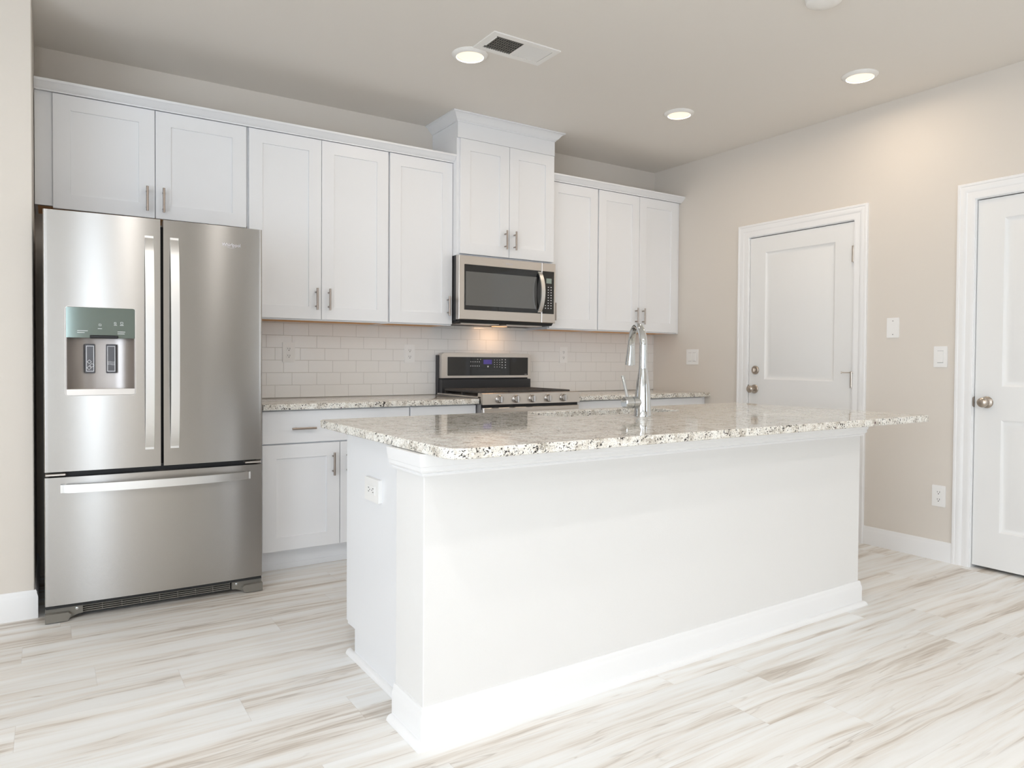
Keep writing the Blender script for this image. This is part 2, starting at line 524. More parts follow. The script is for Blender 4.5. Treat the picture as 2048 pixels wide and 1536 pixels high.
wall_with_windows('wall_rear', 1, YR, XW - 0.2, 0.22, REAR_WINS + [DARK_BAY])
b = B()
for r in ((DARK_BAY[0] - 0.1, DARK_BAY[0], YR - 3.2, YR - 0.2, 0, H), (DARK_BAY[1], DARK_BAY[1] + 0.1, YR - 3.2, YR - 0.2, 0, H), (DARK_BAY[0] - 0.1, DARK_BAY[1] + 0.1, YR - 3.3, YR - 3.2, 0, H),
          (DARK_BAY[0] - 0.1, DARK_BAY[1] + 0.1, YR - 3.3, YR - 0.2, H, H + 0.1), (DARK_BAY[0] - 0.1, DARK_BAY[1] + 0.1, YR - 3.3, YR - 0.2, -0.1, 0)): box(b, *r)
struct('wall_dark_bay', b, M['wall'])  # made-up enclosure, kept dark for the refrigerator to reflect
wall_with_windows('wall_far_left', 0, XW, YR, 0.15, SIDE_WINS)
k = 0
for axis, pos, wins in ((1, YR, REAR_WINS), (0, XW, SIDE_WINS)):
    for a, c, z0, z1 in wins:
        k += 1
        b = B(); f = 0.05; mid = (a + c) / 2
        def bx(a0, a1, y0, y1, q0, q1, b=None):
            if axis == 1: box(b, a0, a1, pos + y0, pos + y1, q0, q1)
            else: box(b, pos + y0, pos + y1, a0, a1, q0, q1)
        for r in ((a, a + f, z0, z1), (c - f, c, z0, z1), (a + f, c - f, z0, z0 + f), (a + f, c - f, z1 - f, z1), (mid - 0.02, mid + 0.02, z0 + f, z1 - f)):
            bx(r[0], r[1], -0.12, -0.06, r[2], r[3], b)
        wo = struct('window_%d' % k, b, M['trim'])  # guessed frame around the added daylight, out of view
        b = B(); bx(a + f, c - f, -0.094, -0.088, z0 + f, z1 - f, b); child(wo, 'pane', b, M['glass'])

# door casings and jambs
CAS = [(0, 0), (0, .010), (.005, .0125), (.018, .0125), (.030, .0105), (.040, .0105), (.046, .0145), (.056, .017), (.068, .0175), (.074, .0165), (.077, .0195), (.088, .0195), (.092, .016), (.092, 0)]
BASE_H = 0.114
TR = 0
for D in (D1, D2):
    TR += 1
    b = B()
    o = 0.007
    mold(b, [(0, D[1] + o, 0), (0, D[1] + o, D[2] + o), (0, D[0] - o, D[2] + o), (0, D[0] - o, 0)], CAS, (-1, 0, 0), flip=True)
    t = struct('trim_%d' % TR, b, M['trim'])
    b = B()   # jamb and stop
    box(b, 0.0, 0.088, D[1] + 0.003, D[1] + 0.0115, 0, D[2] + 0.0115)
    box(b, 0.0, 0.088, D[0] - 0.0115, D[0] - 0.003, 0, D[2] + 0.0115)
    box(b, 0.0, 0.088, D[0] - 0.003, D[1] + 0.003, D[2] + 0.003, D[2] + 0.0115)
    child(t, 'jamb', b, M['trim'])


def knob(b, yk, zk, xf):
    lathe(b, (xf, yk, zk), (-1, 0, 0), [(.033, 0), (.033, .004), (.029, .008), (.014, .012), (.0115, .022), (.012, .030), (.018, .036), (.0255, .043), (.0275, .051), (.026, .060), (.020, .066), (.010, .069), (0.0005, .0695)], 32)


for i, D in enumerate((D1, D2)):
    xf = 0.004 if i == 0 else 0.010
    y0, y1 = D[0], D[1]
    mp = lambda u, v, d, xf=xf: (xf + d, -u, v)       # u = -y so that u grows to the right as seen
    lft = -y1
    pl, pr = lft + 0.135, -y0 - 0.132
    b = B()
    panel_slab(b, (-y1, -y0, 0.018, D[2] - 0.002), 0.035, [(pl, pr, 0.222, 0.845), (pl, pr, 1.030, 1.957)],
               [(.004, .003), (.014, .0095), (.022, .011), (.028, .011), (.056, .003), (.060, .002)], mp, 0.001)
    d = struct('door_%d' % (i + 1), b, M['door'])
    if i == 0:
        b = B(); knob(b, -1.0645, 0.957, xf); child(d, 'door_knob', b, M['knob'])
        b = B(); lathe(b, (xf, -1.0705, 1.097), (-1, 0, 0), [(.032, 0), (.032, .006), (.027, .012), (.013, .014), (.012, .016), (.0005, .016)], 28)
        box(b, xf - 0.028, xf - 0.014, -1.074, -1.067, 1.083, 1.111, 0.002)
        child(d, 'deadbolt', b, M['knob'])
        for zc in (1.862, 1.045, 0.24):
            b = B(); cyl(b, (-0.006, D[0] - 0.001, zc - 0.046), (-0.006, D[0] - 0.001, zc + 0.046), 0.0080, n=14)
            for q in (-0.05, 0.05): lathe(b, (-0.006, D[0] - 0.001, zc + q), (0, 0, 1), [(.004, -.005), (.0088, -.002), (.0088, .002), (.004, .005)], 12)
            box(b, -0.001, 0.003, D[0] + 0.001, D[0] + 0.012, zc - 0.045, zc + 0.045)
            child(d, 'hinge', b, M['knob'])
        b = B(); zc = 1.088
        cyl(b, (-0.006, D[0] - 0.001, zc), (-0.006, D[0] - 0.001, zc + 0.006), 0.011, n=14)
        cyl(b, (-0.006, D[0] + 0.004, zc + 0.003), (-0.040, D[0] + 0.045, zc + 0.003), 0.003, n=10)
        cyl(b, (-0.040, D[0] + 0.045, zc + 0.003), (-0.044, D[0] + 0.050, zc + 0.003), 0.007, n=12)
        cyl(b, (-0.006, D[0] - 0.006, zc + 0.003), (-0.022, D[0] - 0.022, zc + 0.003), 0.003, n=10)
        child(d, 'hinge_pin_stop', b, M['knob'])
    else:
        b = B(); knob(b, -2.6275, 0.940, xf); child(d, 'door_knob', b, M['knob'])
    b = B(); zk = 0.957 if i == 0 else 0.940
    prism(b, [(y1 + 0.0006, zk - 0.03), (y1 + 0.007, zk - 0.022), (y1 + 0.0085, zk), (y1 + 0.007, zk + 0.022), (y1 + 0.0006, zk + 0.03)], 0, -0.0015, 0.02)
    child(d, 'strike_plate', b, M['nickel'])

# baseboards
BB = lambda h: [(0, 0), (.013, 0), (.013, h - .030), (.011, h - .022), (.0085, h - .014), (.0085, h - .008), (.005, h), (0, h)]
QR = [(0, 0), (.019, 0), (.0185, .005), (.016, .011), (.011, .016), (.005, .0185), (0, .019)]


def base_run(name, path, h, flip=False, shoe=True, off=.013):
    b = B(); mold(b, path, BB(h), (0, 0, 1), flip)
    o = struct(name, b, M['trim'])
    if shoe:
        b = B(); mold(b, path, [(a + off, c) for a, c in QR], (0, 0, 1), flip)
        child(o, 'shoe_molding', b, M['trim'])
    return o


base_run('baseboard_right', [(0, D1[0] - 0.099, 0), (0, D2[1] + 0.099, 0)], BASE_H, flip=False, shoe=False)
base_run('baseboard_right_near', [(0, D2[0] - 0.099, 0), (0, YR, 0)], BASE_H, flip=False, shoe=False)
base_run('baseboard_right_far', [(0, -0.66, 0), (0, D1[1] + 0.099, 0)], BASE_H, flip=False, shoe=False)
base_run('baseboard_left', [(XW, YS, 0), (XL, YS, 0), (XL, -0.02, 0)], 0.125, flip=False, shoe=False)

# ------------------------------------------------------------------ backsplash
b = B(); box(b, -3.47, -0.0005, -0.008, -0.0005, 0.9140, 1.41)
one('tile_backsplash', b, M['tile'], 'white subway tile backsplash in offset rows on the back wall above the countertops', 'backsplash')

# ------------------------------------------------------------------ cabinets


def shaker(b, x0, x1, z0, z1, yf, th=0.019, st=0.074, mir=False):
    mp = lambda u, v, d: (u, yf + d, v)
    panel_slab(b, (x0, x1, z0, z1), th, [(x0 + st, x1 - st, z0 + st, z1 - st)], [(.001, .0065), (.003, .007)], mp, 0.0012)


def pull(b, xc, zc, yf, ln=0.128, horiz=False):
    yo = yf - 0.032; r = 0.006
    if horiz:
        cyl(b, (xc - ln / 2, yo, zc), (xc + ln / 2, yo, zc), r, n=16)
        for s in (-1, 1): cyl(b, (xc + s * 0.038, yf, zc), (xc + s * 0.038, yo, zc), 0.0045, n=12)
    else:
        cyl(b, (xc, yo, zc - ln / 2), (xc, yo, zc + ln / 2), r, n=16)
        for s in (-1, 1): cyl(b, (xc, yf, zc + s * 0.042), (xc, yo, zc + s * 0.042), 0.0045, n=12)


def wall_cabinet(label, x0, x1, z0, z1, yf, doors, wood=True, name='wall_cabinet', filler=None, group='white shaker wall cabinets'):
    """doors: (xa, xb, za, zb, handle x or None, handle z)"""
    t = Th(name, label, 'cabinet', ((x0 + x1) / 2, 0, z0), group)
    yb = yf + 0.0205
    b = B()
    box(b, x0, x0 + 0.012, yb, -0.009, z0, z1); box(b, x1 - 0.012, x1, yb, -0.009, z0, z1)
    box(b, x0 + 0.012, x1 - 0.012, yb, yb + 0.018, z0, z1)
    box(b, x0 + 0.012, x1 - 0.012, yb + 0.018, -0.009, z1 - 0.015, z1)
    t.part('body', b, M['cab'])
    b = B(); box(b, x0 + 0.012, x1 - 0.012, yb + 0.018, -0.009, z0 + 0.003, z0 + 0.015)
    t.part('bottom_panel', b, M['wood'] if wood else M['cab'], label='bare wood underside' if wood else None)
    if filler:
        b = B(); box(b, filler[0], filler[1], yb - 0.004, yb + 0.014, z0, z1); t.part('filler_strip', b, M['cab'])
    for xa, xb, za, zb, hx, hz in doors:
        b = B(); shaker(b, xa, xb, za, zb, yf)
        d = t.part('door', b, M['cabpanel'])
        if hx is not None:
            b = B(); pull(b, hx, hz, yf); t.part('handle', b, M['nickel'], under=d)
    return t


YU = -0.3095; ZB, ZT = 1.3927, 2.4574
bb = ZB - 0.008
hz = 1.512
wall_cabinet('short white wall cabinet with two doors directly above the refrigerator', XL + 0.003, -3.4275, 1.905, 2.462, YU,
             [(-4.3468, -3.8960, 1.893, ZT, -3.9345, 1.987), (-3.8925, -3.4345, 1.893, ZT, -3.8565, 1.987)], filler=(XL + 0.003, -4.35))
wall_cabinet('tall white double-door wall cabinet just right of the refrigerator', -3.4265, -2.5745, bb, 2.462, YU,
             [(-3.4200, -3.0065, ZB, ZT, -3.0395, hz), (-3.0035, -2.5810, ZB, ZT, -2.9630, hz)])
wall_cabinet('white single-door wall cabinet left of the microwave', -2.5735, -2.1235, bb, 2.462, YU,
             [(-2.5690, -2.1260, ZB, ZT, -2.1600, hz)])
wall_cabinet('narrow white single-door wall cabinet right of the microwave', -1.3340, -0.8745, bb, 2.462, YU,
             [(-1.3300, -0.8815, ZB, ZT, -1.2960, hz)])
wall_cabinet('white double-door wall cabinet in the corner beside the right wall', -0.8735, -0.002, bb, 2.462, YU,
             [(-0.8710, -0.4570, ZB, ZT, -0.4920, hz), (-0.4535, -0.0320, ZB, ZT, -0.4185, hz)], filler=(-0.031, -0.002))

# centre cabinet, deeper, up to the ceiling, with frieze and crown
YM = -0.377
t = wall_cabinet('tall white two-door cabinet above the microwave with crown molding to the ceiling', -2.1220, -1.3360, 1.848, 2.618, YM,
                 [(-2.1037, -1.7230, 1.859, 2.614, -1.7580, 1.976), (-1.7198, -1.3434, 1.859, 2.614, -1.6830, 1.976)], wood=False)
b = B(); box(b, -2.1220, -1.3360, YM + 0.008, -0.002, 2.6185, H - 0.001); t.part('frieze', b, M['cab'])
b = B()
CR = [(0, 0), (.006, 0), (.006, .006), (.012, .010), (.022, .020), (.034, .036), (.044, .044), (.050, .047), (.056, .048), (.056, .0555), (0, .0555)]
mold(b, [(-2.1220, -0.002, H - 0.0560), (-2.1220, YM + 0.008, H - 0.0560), (-1.3360, YM + 0.008, H - 0.0560), (-1.3360, -0.002, H - 0.0560)], CR, (0, 0, 1))
t.part('crown', b, M['cab'])

# crown moulding over the wall cabinets
CU = [(0, 0), (.010, 0), (.010, .005), (.016, .008), (.030, .018), (.040, .030), (.046, .034), (.050, .034), (.050, .0460), (-.03, .0460), (-.03, .004), (0, .004)]
for x0, x1, lb in ((XL + 0.002, -2.1235, 'long white crown molding along the top of the cabinets left of the microwave'),
                   (-1.3345, -0.001, 'short white crown molding along the top of the cabinets right of the microwave')):
    b = B(); mold(b, [(x0, YU - 0.0005, 2.4595), (x1, YU - 0.0005, 2.4595)], CU, (0, 0, 1))
    box(b, x0, x1, YU + 0.03, -0.01, 2.4625, 2.468)
    one('crown_molding', b, M['cab'], lb, 'crown molding')


def base_cabinet(label, x0, x1, drawers, doors, yf=-0.610, ybk=-0.010, toe=True, group='white shaker base cabinets'):
    t = Th('base_cabinet', label, 'cabinet', ((x0 + x1) / 2, (yf + ybk) / 2, 0), group)
    yb = yf + 0.0205
    b = B(); box(b, x0, x1, yb, ybk, 0.105, 0.8805); t.part('body', b, M['cab'])
    b = B(); box(b, x0, x1, -0.545, ybk, 0.0, 0.105); box(b, x0, x1, -0.549, -0.545, 0.0, 0.030); t.part('toe_kick', b, M['cab'])
    for xa, xb, za, zb, hs in drawers:
        b = B(); box(b, xa, xb, yf, yf + 0.019, za, zb, 0.0012)
        d = t.part('drawer', b, M['cab'])
        for hx in hs:
            b = B(); pull(b, hx, (za + zb) / 2 - 0.008, yf, 0.132, True); t.part('handle', b, M['nickel'], under=d)
    for xa, xb, za, zb, hx, hz_ in doors:
        b = B(); shaker(b, xa, xb, za, zb, yf)
        d = t.part('door', b, M['cab'])
        if hx is not None:
            b = B(); pull(b, hx, hz_, yf); t.part('handle', b, M['nickel'], under=d)
    return t


dz = (0.1157, 0.6905); wz = (0.6985, 0.8725)
base_cabinet('wide white base cabinet with one drawer over two doors right of the refrigerator', -3.4230, -2.5655,
             [(-3.4200, -2.5700, *wz, (-3.204, -2.786))], [(-3.4200, -2.9965, *dz, -3.0360, .571), (-2.9930, -2.5700, *dz, -2.9535, .571)])
base_cabinet('narrow white base cabinet between the wide base cabinet and the range', -2.5645, -2.1100,
             [(-2.5610, -2.1130, *wz, (-2.337,))], [(-2.5610, -2.1130, *dz, -2.155, .571)])
base_cabinet('white base cabinet right of the range, behind the faucet', -1.3290, -0.8660,
             [(-1.3260, -0.8690, *wz, (-1.0975,))], [(-1.3260, -0.8690, *dz, -1.287, .571)])
base_cabinet('white base cabinet in the corner against the right wall', -0.8650, -0.0020,
             [(-0.8620, -0.0500, *wz, (-0.662, -0.250))], [(-0.8620, -0.4580, *dz, -0.497, .571), (-0.4545, -0.0500, *dz, -0.416, .571)])

for x0, x1, lb in ((-3.4240, -2.1085, 'long speckled granite countertop between the refrigerator and the range'),
                   (-1.3315, -0.0015, 'short speckled granite countertop right of the range against the right wall')):
    b = B(); box(b, x0, x1, -0.648, -0.0085, 0.8815, 0.9135, 0.003, 2)
    one('granite_countertop', b, M['granite'], lb, 'countertop')

# ------------------------------------------------------------------ refrigerator
FA = -0.0247; FP = (-4.3855, -0.8374, 0)
t = Th('refrigerator', 'stainless steel french door refrigerator with water dispenser and bottom freezer drawer', 'refrigerator', (-3.933, -0.45, 0), rot=FA, pivot=FP)
fx0, fx1, fy = -4.3855, -3.4810, -0.8400
b = B(); box(b, fx0 + 0.006, fx1 - 0.006, -0.775, -0.075, 0.055, 1.765, 0.004); t.part('body', b, M['fridge_side'])
b = B(); box(b, fx0 + 0.012, fx1 - 0.012, -0.779, -0.775, 0.08, 1.77); t.part('door_gasket', b, M['dark_recess'])


def curved_slab(b, xa, xb, ya, za, zb, full=None, r=0.006, bul=0.012, th=0.058, la=True, lb_=True):
    """door slab whose front bulges slightly in plan; full = span that defines the bulge"""
    f0, f1 = full or (xa, xb)
    N = 56; pts = []
    X_ = {round(f0 + (f1 - f0) * i / N, 6) for i in range(N + 1)} | {round(xa, 6), round(xb, 6)}
    X_ |= {round(f0 + r * (1 - math.cos(PI / 2 * k / 6)), 6) for k in range(7)} | {round(f1 - r * (1 - math.cos(PI / 2 * k / 6)), 6) for k in range(7)}
    for x in sorted(q for q in X_ if xa - 1e-6 <= q <= xb + 1e-6):
        s = 2 * (x - f0) / (f1 - f0) - 1
        y = ya - bul * (1 - s * s)
        e = min(x - f0, f1 - x)
        if e < r: y += (r - math.sqrt(max(0, r * r - (r - e) ** 2)))
        pts.append((x, y))
    pts += [(xb, ya + th), (xa, ya + th)]
    prism(b, pts, 2, za, zb)


XM = -3.9286
# left door with dispenser opening
DX0, DX1, DZ0, DZ1 = -4.3048, -4.0380, 0.9890, 1.3765
b = B(); full = (fx0, XM - 0.006)
FF = (fx0, fx1)
curved_slab(b, *full, fy, DZ1, 1.7923, FF); curved_slab(b, *full, fy, 0.6574, DZ0, FF)
curved_slab(b, fx0, DX0, fy, DZ0, DZ1, FF); curved_slab(b, DX1, full[1], fy, DZ0, DZ1, FF)
ld = t.part('door', b, M['steel'])
b = B(); curved_slab(b, XM + 0.006, fx1, fy, 0.6574, 1.7923, FF); rd = t.part('door', b, M['steel'])
b = B(); curved_slab(b, fx0, fx1, fy, 0.0744, 0.6328, bul=0.012); dr = t.part('freezer_drawer', b, M['steel'])
ybu = fy - 0.012


def ribbon_handle(b, vert, c, a0, a1, w, y0, out=0.048, th=0.010):
    N = 26; pr = None
    for i in range(N + 1):
        s = i / N; a = a0 + (a1 - a0) * s
        o = out * (1 - (2 * s - 1) ** 4 * 0.0 - (2 * s - 1) ** 2) ** 0.6 + 0.006
        yo = y0 - o
        if vert: q = [(c - w / 2, yo, a), (c + w / 2, yo, a), (c + w / 2, yo + th, a), (c - w / 2, yo + th, a)]
        else: q = [(a, yo, c - w / 2), (a, yo, c + w / 2), (a, yo + th, c + w / 2), (a, yo + th, c - w / 2)]
        cur = [b.verts.new(p) for p in q]
        if pr:
            for k in range(4): b.faces.new((pr[k], pr[(k + 1) % 4], cur[(k + 1) % 4], cur[k]))
        else: b.faces.new(cur[::-1])
        pr = cur
    b.faces.new(pr)
    for a in ((a0, a0 + 0.02 * (1 if a1 > a0 else -1)), (a1 - 0.02 * (1 if a1 > a0 else -1), a1)):
        lo, hi = min(a), max(a)
        if vert: box(b, c - w / 2, c + w / 2, y0 - 0.010, y0 + 0.010, lo, hi)
        else: box(b, lo, hi, y0 - 0.010, y0 + 0.010, c - w / 2, c + w / 2)


for dd, xc in ((ld, -3.9810), (rd, -3.8765)):
    b = B(); ribbon_handle(b, True, xc, 0.7365, 1.7130, 0.036, fy - 0.004); t.part('handle', b, M['handle_steel'], under=dd)
b = B(); ribbon_handle(b, False, 0.5840, -4.3267, -3.5391, 0.036, fy - 0.006); t.part('handle', b, M['handle_steel'], under=dr)
# dispenser
yd = fy - 0.009
b = B()
ZS = 1.243
box(b, DX0, DX0 + 0.004, yd, fy + 0.055, DZ0, DZ1); box(b, DX1 - 0.004, DX1, yd, fy + 0.055, DZ0, DZ1)
box(b, DX0, DX1, fy + 0.048, fy + 0.056, DZ0, DZ1)
# concave back
pts = []
N = 16
for i in range(N + 1):
    s = i / N; x = DX0 + 0.004 + (DX1 - DX0 - 0.008) * s
    pts.append((x, fy + 0.046 - 0.050 * (abs(2 * s - 1)) ** 3.0))
pts += [(DX1 - 0.004, fy + 0.05), (DX0 + 0.004, fy + 0.05)]
prism(b, pts, 2, 1.012, ZS + 0.01)
dc = t.part('dispenser', b, M['cavity'], under=ld)
b = B(); prism(b, rrect(DX0 + 0.002, DX1 - 0.002, DZ0 + 0.001, 1.0165, 0.007, corners=(1, 1, 0, 0)), 1, yd - 0.003, fy + 0.045); t.part('drip_tray', b, M['steel_flat'], under=ld)
b = B()
box(b, -4.215, -4.105, yd - 0.012, yd + 0.030, ZS - 0.002, ZS + 0.012, 0.003)
t.part('ice_chute', b, M['black'], under=ld)
b = B()
ou = rrect(DX0 - 0.0025, DX1 + 0.0025, DZ0 - 0.0025, DZ1 + 0.0025, 0.012); inn = rrect(DX0 - 0.0008, DX1 + 0.0008, DZ0 - 0.0008, DZ1 + 0.0008, 0.011)
R4 = [[b.verts.new((p[0], y, p[1])) for p in q] for q, y in ((ou, fy - 0.002), (ou, fy - 0.0125), (inn, fy - 0.0125), (inn, fy - 0.002))]
for i in range(4):
    P_, Q_ = R4[i], R4[(i + 1) % 4]
    for k in range(len(P_)): b.faces.new((P_[k], P_[(k + 1) % len(P_)], Q_[(k + 1) % len(P_)], Q_[k]))
t.part('dispenser_bezel', b, M['steel_flat'], under=ld)
for k, (xa, xb) in enumerate(((-4.2335, -4.1935), (-4.1520, -4.1110))):
    b = B(); yp = fy + 0.026; yq = yp - 0.0012; e = 0.0022
    box(b, xa, xb, yp, yp + 0.012, 1.086, 1.216, 0.003)
    def symbols():
        for r in ((xa + .005, xa + .005 + e, 1.094, 1.208), (xb - .005 - e, xb - .005, 1.094, 1.208), (xa + .005, xb - .005, 1.094, 1.094 + e), (xa + .005, xb - .005, 1.208 - e, 1.208)):
            box(b, r[0], r[1], yq, yp + 0.001, r[2], r[3])
        if k == 0:
            for cx, cz in ((xa + .017, 1.137), (xa + .027, 1.121), (xa + .016, 1.110)):
                R_ = 0.0085
                ring = [(cx + R_, cz), (cx, cz + R_), (cx - R_, cz), (cx, cz - R_), (cx + R_, cz)]
                for p, q in zip(ring, ring[1:]): tube(b, [(p[0], yq, p[1]), (q[0], yq, q[1])], 0.0009, 6)
        else:
            for zz in (1.137, 1.131, 1.125):
                tube(b, [(xa + .006 + s_ * (xb - xa - .012) / 10, yq, zz + 0.0016 * math.sin(s_ / 10 * 2 * PI)) for s_ in range(11)], 0.0009, 6)
    mark(b, 1, symbols)
    t.part('paddle', b, [M['paddle'], M['print']], under=ld, label=('grey paddle with white ice cube symbols', 'grey paddle with white water wave symbol')[k])
b = B(); prism(b, [(yd - 0.001, ZS), (yd - 0.001, DZ1 - 0.001), (fy + 0.05, DZ1 - 0.001), (fy + 0.05, ZS + 0.02)], 0, DX0 + 0.0015, DX1 - 0.0015)
old = set(b.faces)
for (xa, za, wd) in ((-4.262, 1.264, .028), (-4.262, 1.272, .040), (-4.184, 1.283, .016), (-4.108, 1.262, .028), (-4.108, 1.270, .030), (-4.122, 1.300, .012), (-4.098, 1.300, .014)):
    box(b, xa, xa + wd, yd - 0.0016, yd - 0.0005, za, za + 0.0022)
for xa, za, q in ((-4.121, 1.306, .007), (-4.096, 1.306, .009), (-4.180, 1.296, .008)):
    for r in ((0, q, 0, .0012), (0, q, q, q + .0012), (0, .0012, 0, q), (q, q + .0012, 0, q)):
        box(b, xa + r[0], xa + r[1], yd - 0.0016, yd - 0.0005, za + r[2], za + r[3])
for fc in b.faces:
    if fc not in old: fc.material_index = 1
t.part('dispenser_panel', b, [M['teal'], M['print']], under=ld, label='glossy green tinted control panel')
b = place_text(text_mesh('Whirlpool', 0.0235, 0.0006, width=0.084), -3.6690, fy - 0.0078, 1.6965)
lg = t.part('brand_badge', b, M['badge'], under=rd, smooth=0)
b = B()
tube(b, [(-3.645 + 0.042 * s / 12, fy - 0.0080, 1.6935 - 0.004 * math.sin(PI * s / 12) + 0.007 * max(0, s / 12 - .55)) for s in range(13)], 0.0006, 6)
t.part('badge_swirl', b, M['badge'], under=rd)
# hinges, grille, feet
for xa, xb in ((fx0 + 0.003, fx0 + 0.080), (fx1 - 0.080, fx1 - 0.003)):
    b = B(); box(b, xa, xb, fy + 0.002, fy + 0.06, 0.6380, 0.6495, 0.003); t.part('hinge', b, M['steel_flat'])
b = B(); box(b, fx0 + 0.02, fx1 - 0.02, fy + 0.045, fy + 0.06, 0.630, 0.660); t.part('door_gap', b, M['black'])
b = B(); box(b, fx0 + 0.002, fx1 - 0.002, fy + 0.010, fy + 0.05, 0.058, 0.0735)
box(b, fx0 + 0.05, fx1 - 0.05, fy + 0.040, fy + 0.050, 0.014, 0.060)
old = set(b.faces)
for zz in (0.022, 0.031, 0.040, 0.049): box(b, -4.248, -3.630, fy + 0.024, fy + 0.040, zz, zz + 0.0035)
for i in range(9): xx = -4.248 + i * 0.618 / 8; box(b, xx, xx + 0.002, fy + 0.0235, fy + 0.04, 0.020, 0.055)
for fc in b.faces:
    if fc not in old: fc.material_index = 1
t.part('base_grille', b, [M['dark_recess'], M['grey_plastic']])
for s, xa in ((1, fx0), (-1, fx1)):
    b = B()
    X = lambda q: xa + s * q
    prism(b, [(X(0), 0.0), (X(.085), 0.0), (X(.100), 0.012), (X(.120), 0.020), (X(.140), 0.022), (X(.140), 0.060), (X(0), 0.060)], 1, fy + 0.016, fy + 0.05)
    prism(b, [(X(0), 0.004), (X(.085), 0.004), (X(.097), 0.030), (X(.085), 0.040), (X(0), 0.042)], 1, fy - 0.012, fy + 0.02)
    t.part('foot', b, M['grey_plastic'])
    b = B(); lathe(b, (X(.118), fy + 0.018, 0.045), (0, -1, 0), [(.006, 0), (.006, .003), (.003, .004)], 14); t.part('screw', b, M['chrome'])
for xa in (fx0 + 0.05, fx1 - 0.05):
    b = B(); box(b, xa - 0.035, xa + 0.035, -0.80, -0.70, 1.765, 1.783, 0.006); t.part('hinge_cover', b, M['fridge_side'])

# ------------------------------------------------------------------ microwave
mx0, mx1, my = -2.1265, -1.3450, -0.405
t = Th('microwave', 'stainless over-the-range microwave with black window and curved handle', 'microwave', ((mx0 + mx1) / 2, -0.2, 1.41))
b = B(); box(b, mx0 + 0.004, mx1 - 0.004, my + 0.045, -0.009, 1.418, 1.8465); t.part('body', b, M['black'])
xs = -1.4655
b = B(); fz0, fz1 = 1.4240, 1.8440
def mwface(b, xa, xb, hole):
    mp = lambda u, v, d: (u, my + d, v)
    panel_slab(b, (xa, xb, fz0, fz1), 0.042, [hole], [(.001, .002)], mp, 0.003)
mwface(b, mx0, xs - 0.0008, (-2.0870, -1.4740, 1.4870, 1.7870))
md = t.part('door', b, M['steel_flat'])
b = B(); mwface(b, xs + 0.0008, mx1, (-1.4640 + 0.004, -1.3590, 1.4870, 1.7870)); mc = t.part('control_panel', b, M['steel_flat'])
b = B(); box(b, -2.0862, -1.4720, my - 0.0010, my + 0.004, 1.4878, 1.7862, 0.001); t.part('window_frame', b, M['bglass'], under=md)
b = B(); box(b, -2.0770, -1.5080, my - 0.0022, my - 0.0008, 1.5170, 1.7400); t.part('window', b, M['mwglass'], under=md)
b = B(); box(b, -1.4600, -1.3600, my - 0.0010, my + 0.004, 1.4878, 1.7862, 0.001)
old = set(b.faces)
for r in range(9):
    for c in range(3):
        if r < 7 and c == 0: continue
        xx = -1.438 + c * 0.024; zz = 1.672 - r * 0.0185
        box(b, xx, xx + 0.009, my - 0.0016, my - 0.0008, zz, zz + 0.0055)
for fc in b.faces:
    if fc not in old: fc.material_index = 1
t.part('key_panel', b, [M['bglass'], M['print']], under=mc)
b = B(); box(b, -1.4270, -1.3820, my - 0.0018, my - 0.0008, 1.7020, 1.7370); t.part('display', b, M['mwdisplay'], under=mc)
b = B(); N = 20; pr = None
for i in range(N + 1):
    s = i / N; z = 1.495 + 0.283 * s; o = 0.052 * (1 - (2 * s - 1) ** 2) ** 0.75 + 0.004
    w_ = 0.030
    cur = [b.verts.new(p) for p in ((-1.5030, my - o, z), (-1.5030 + w_, my - o, z), (-1.5030 + w_, my - o + 0.010, z), (-1.5030, my - o + 0.010, z))]
    if pr:
        for k in range(4): b.faces.new((pr[k], pr[(k + 1) % 4], cur[(k + 1) % 4], cur[k]))
    else: b.faces.new(cur[::-1])
    pr = cur
b.faces.new(pr)
box(b, -1.503, -1.473, my - 0.008, my, 1.495, 1.508); box(b, -1.503, -1.473, my - 0.008, my, 1.765, 1.778)
t.part('handle', b, M['handle_steel'], under=md)
b = place_text(text_mesh('Whirlpool', 0.0150, 0.0004, width=0.056), -1.7680, my - 0.0006, 1.8080); t.part('brand_badge', b, M['badge'], under=md, smooth=0)
b = B()
prism(b, [(my + 0.012, 1.4235), (my + 0.03, 1.405), (-0.05, 1.400), (-0.05, 1.4235)], 0, mx0 + 0.012, mx1 - 0.012)
t.part('vent_underside', b, M['dark_recess'])
b = B()
for xa in (-2.08, -1.72): box(b, xa, xa + 0.30, my + 0.06, my + 0.20, 1.3985, 1.4035)
t.part('grease_filter', b, M['steel_flat'])
b = B(); box(b, -1.71, -1.61, my + 0.225, my + 0.275, 1.3965, 1.4010); t.part('cooktop_lamp', b, M['warm_lens'])
l = area('cooktop_light', (-1.66, my + 0.25, 1.394), (0, 0.25, -1), 0.10, 0.05, 1.2, (1.0, 0.62, 0.35)); l.parent = t.root; l.location = Vector(l.location) - t.loc

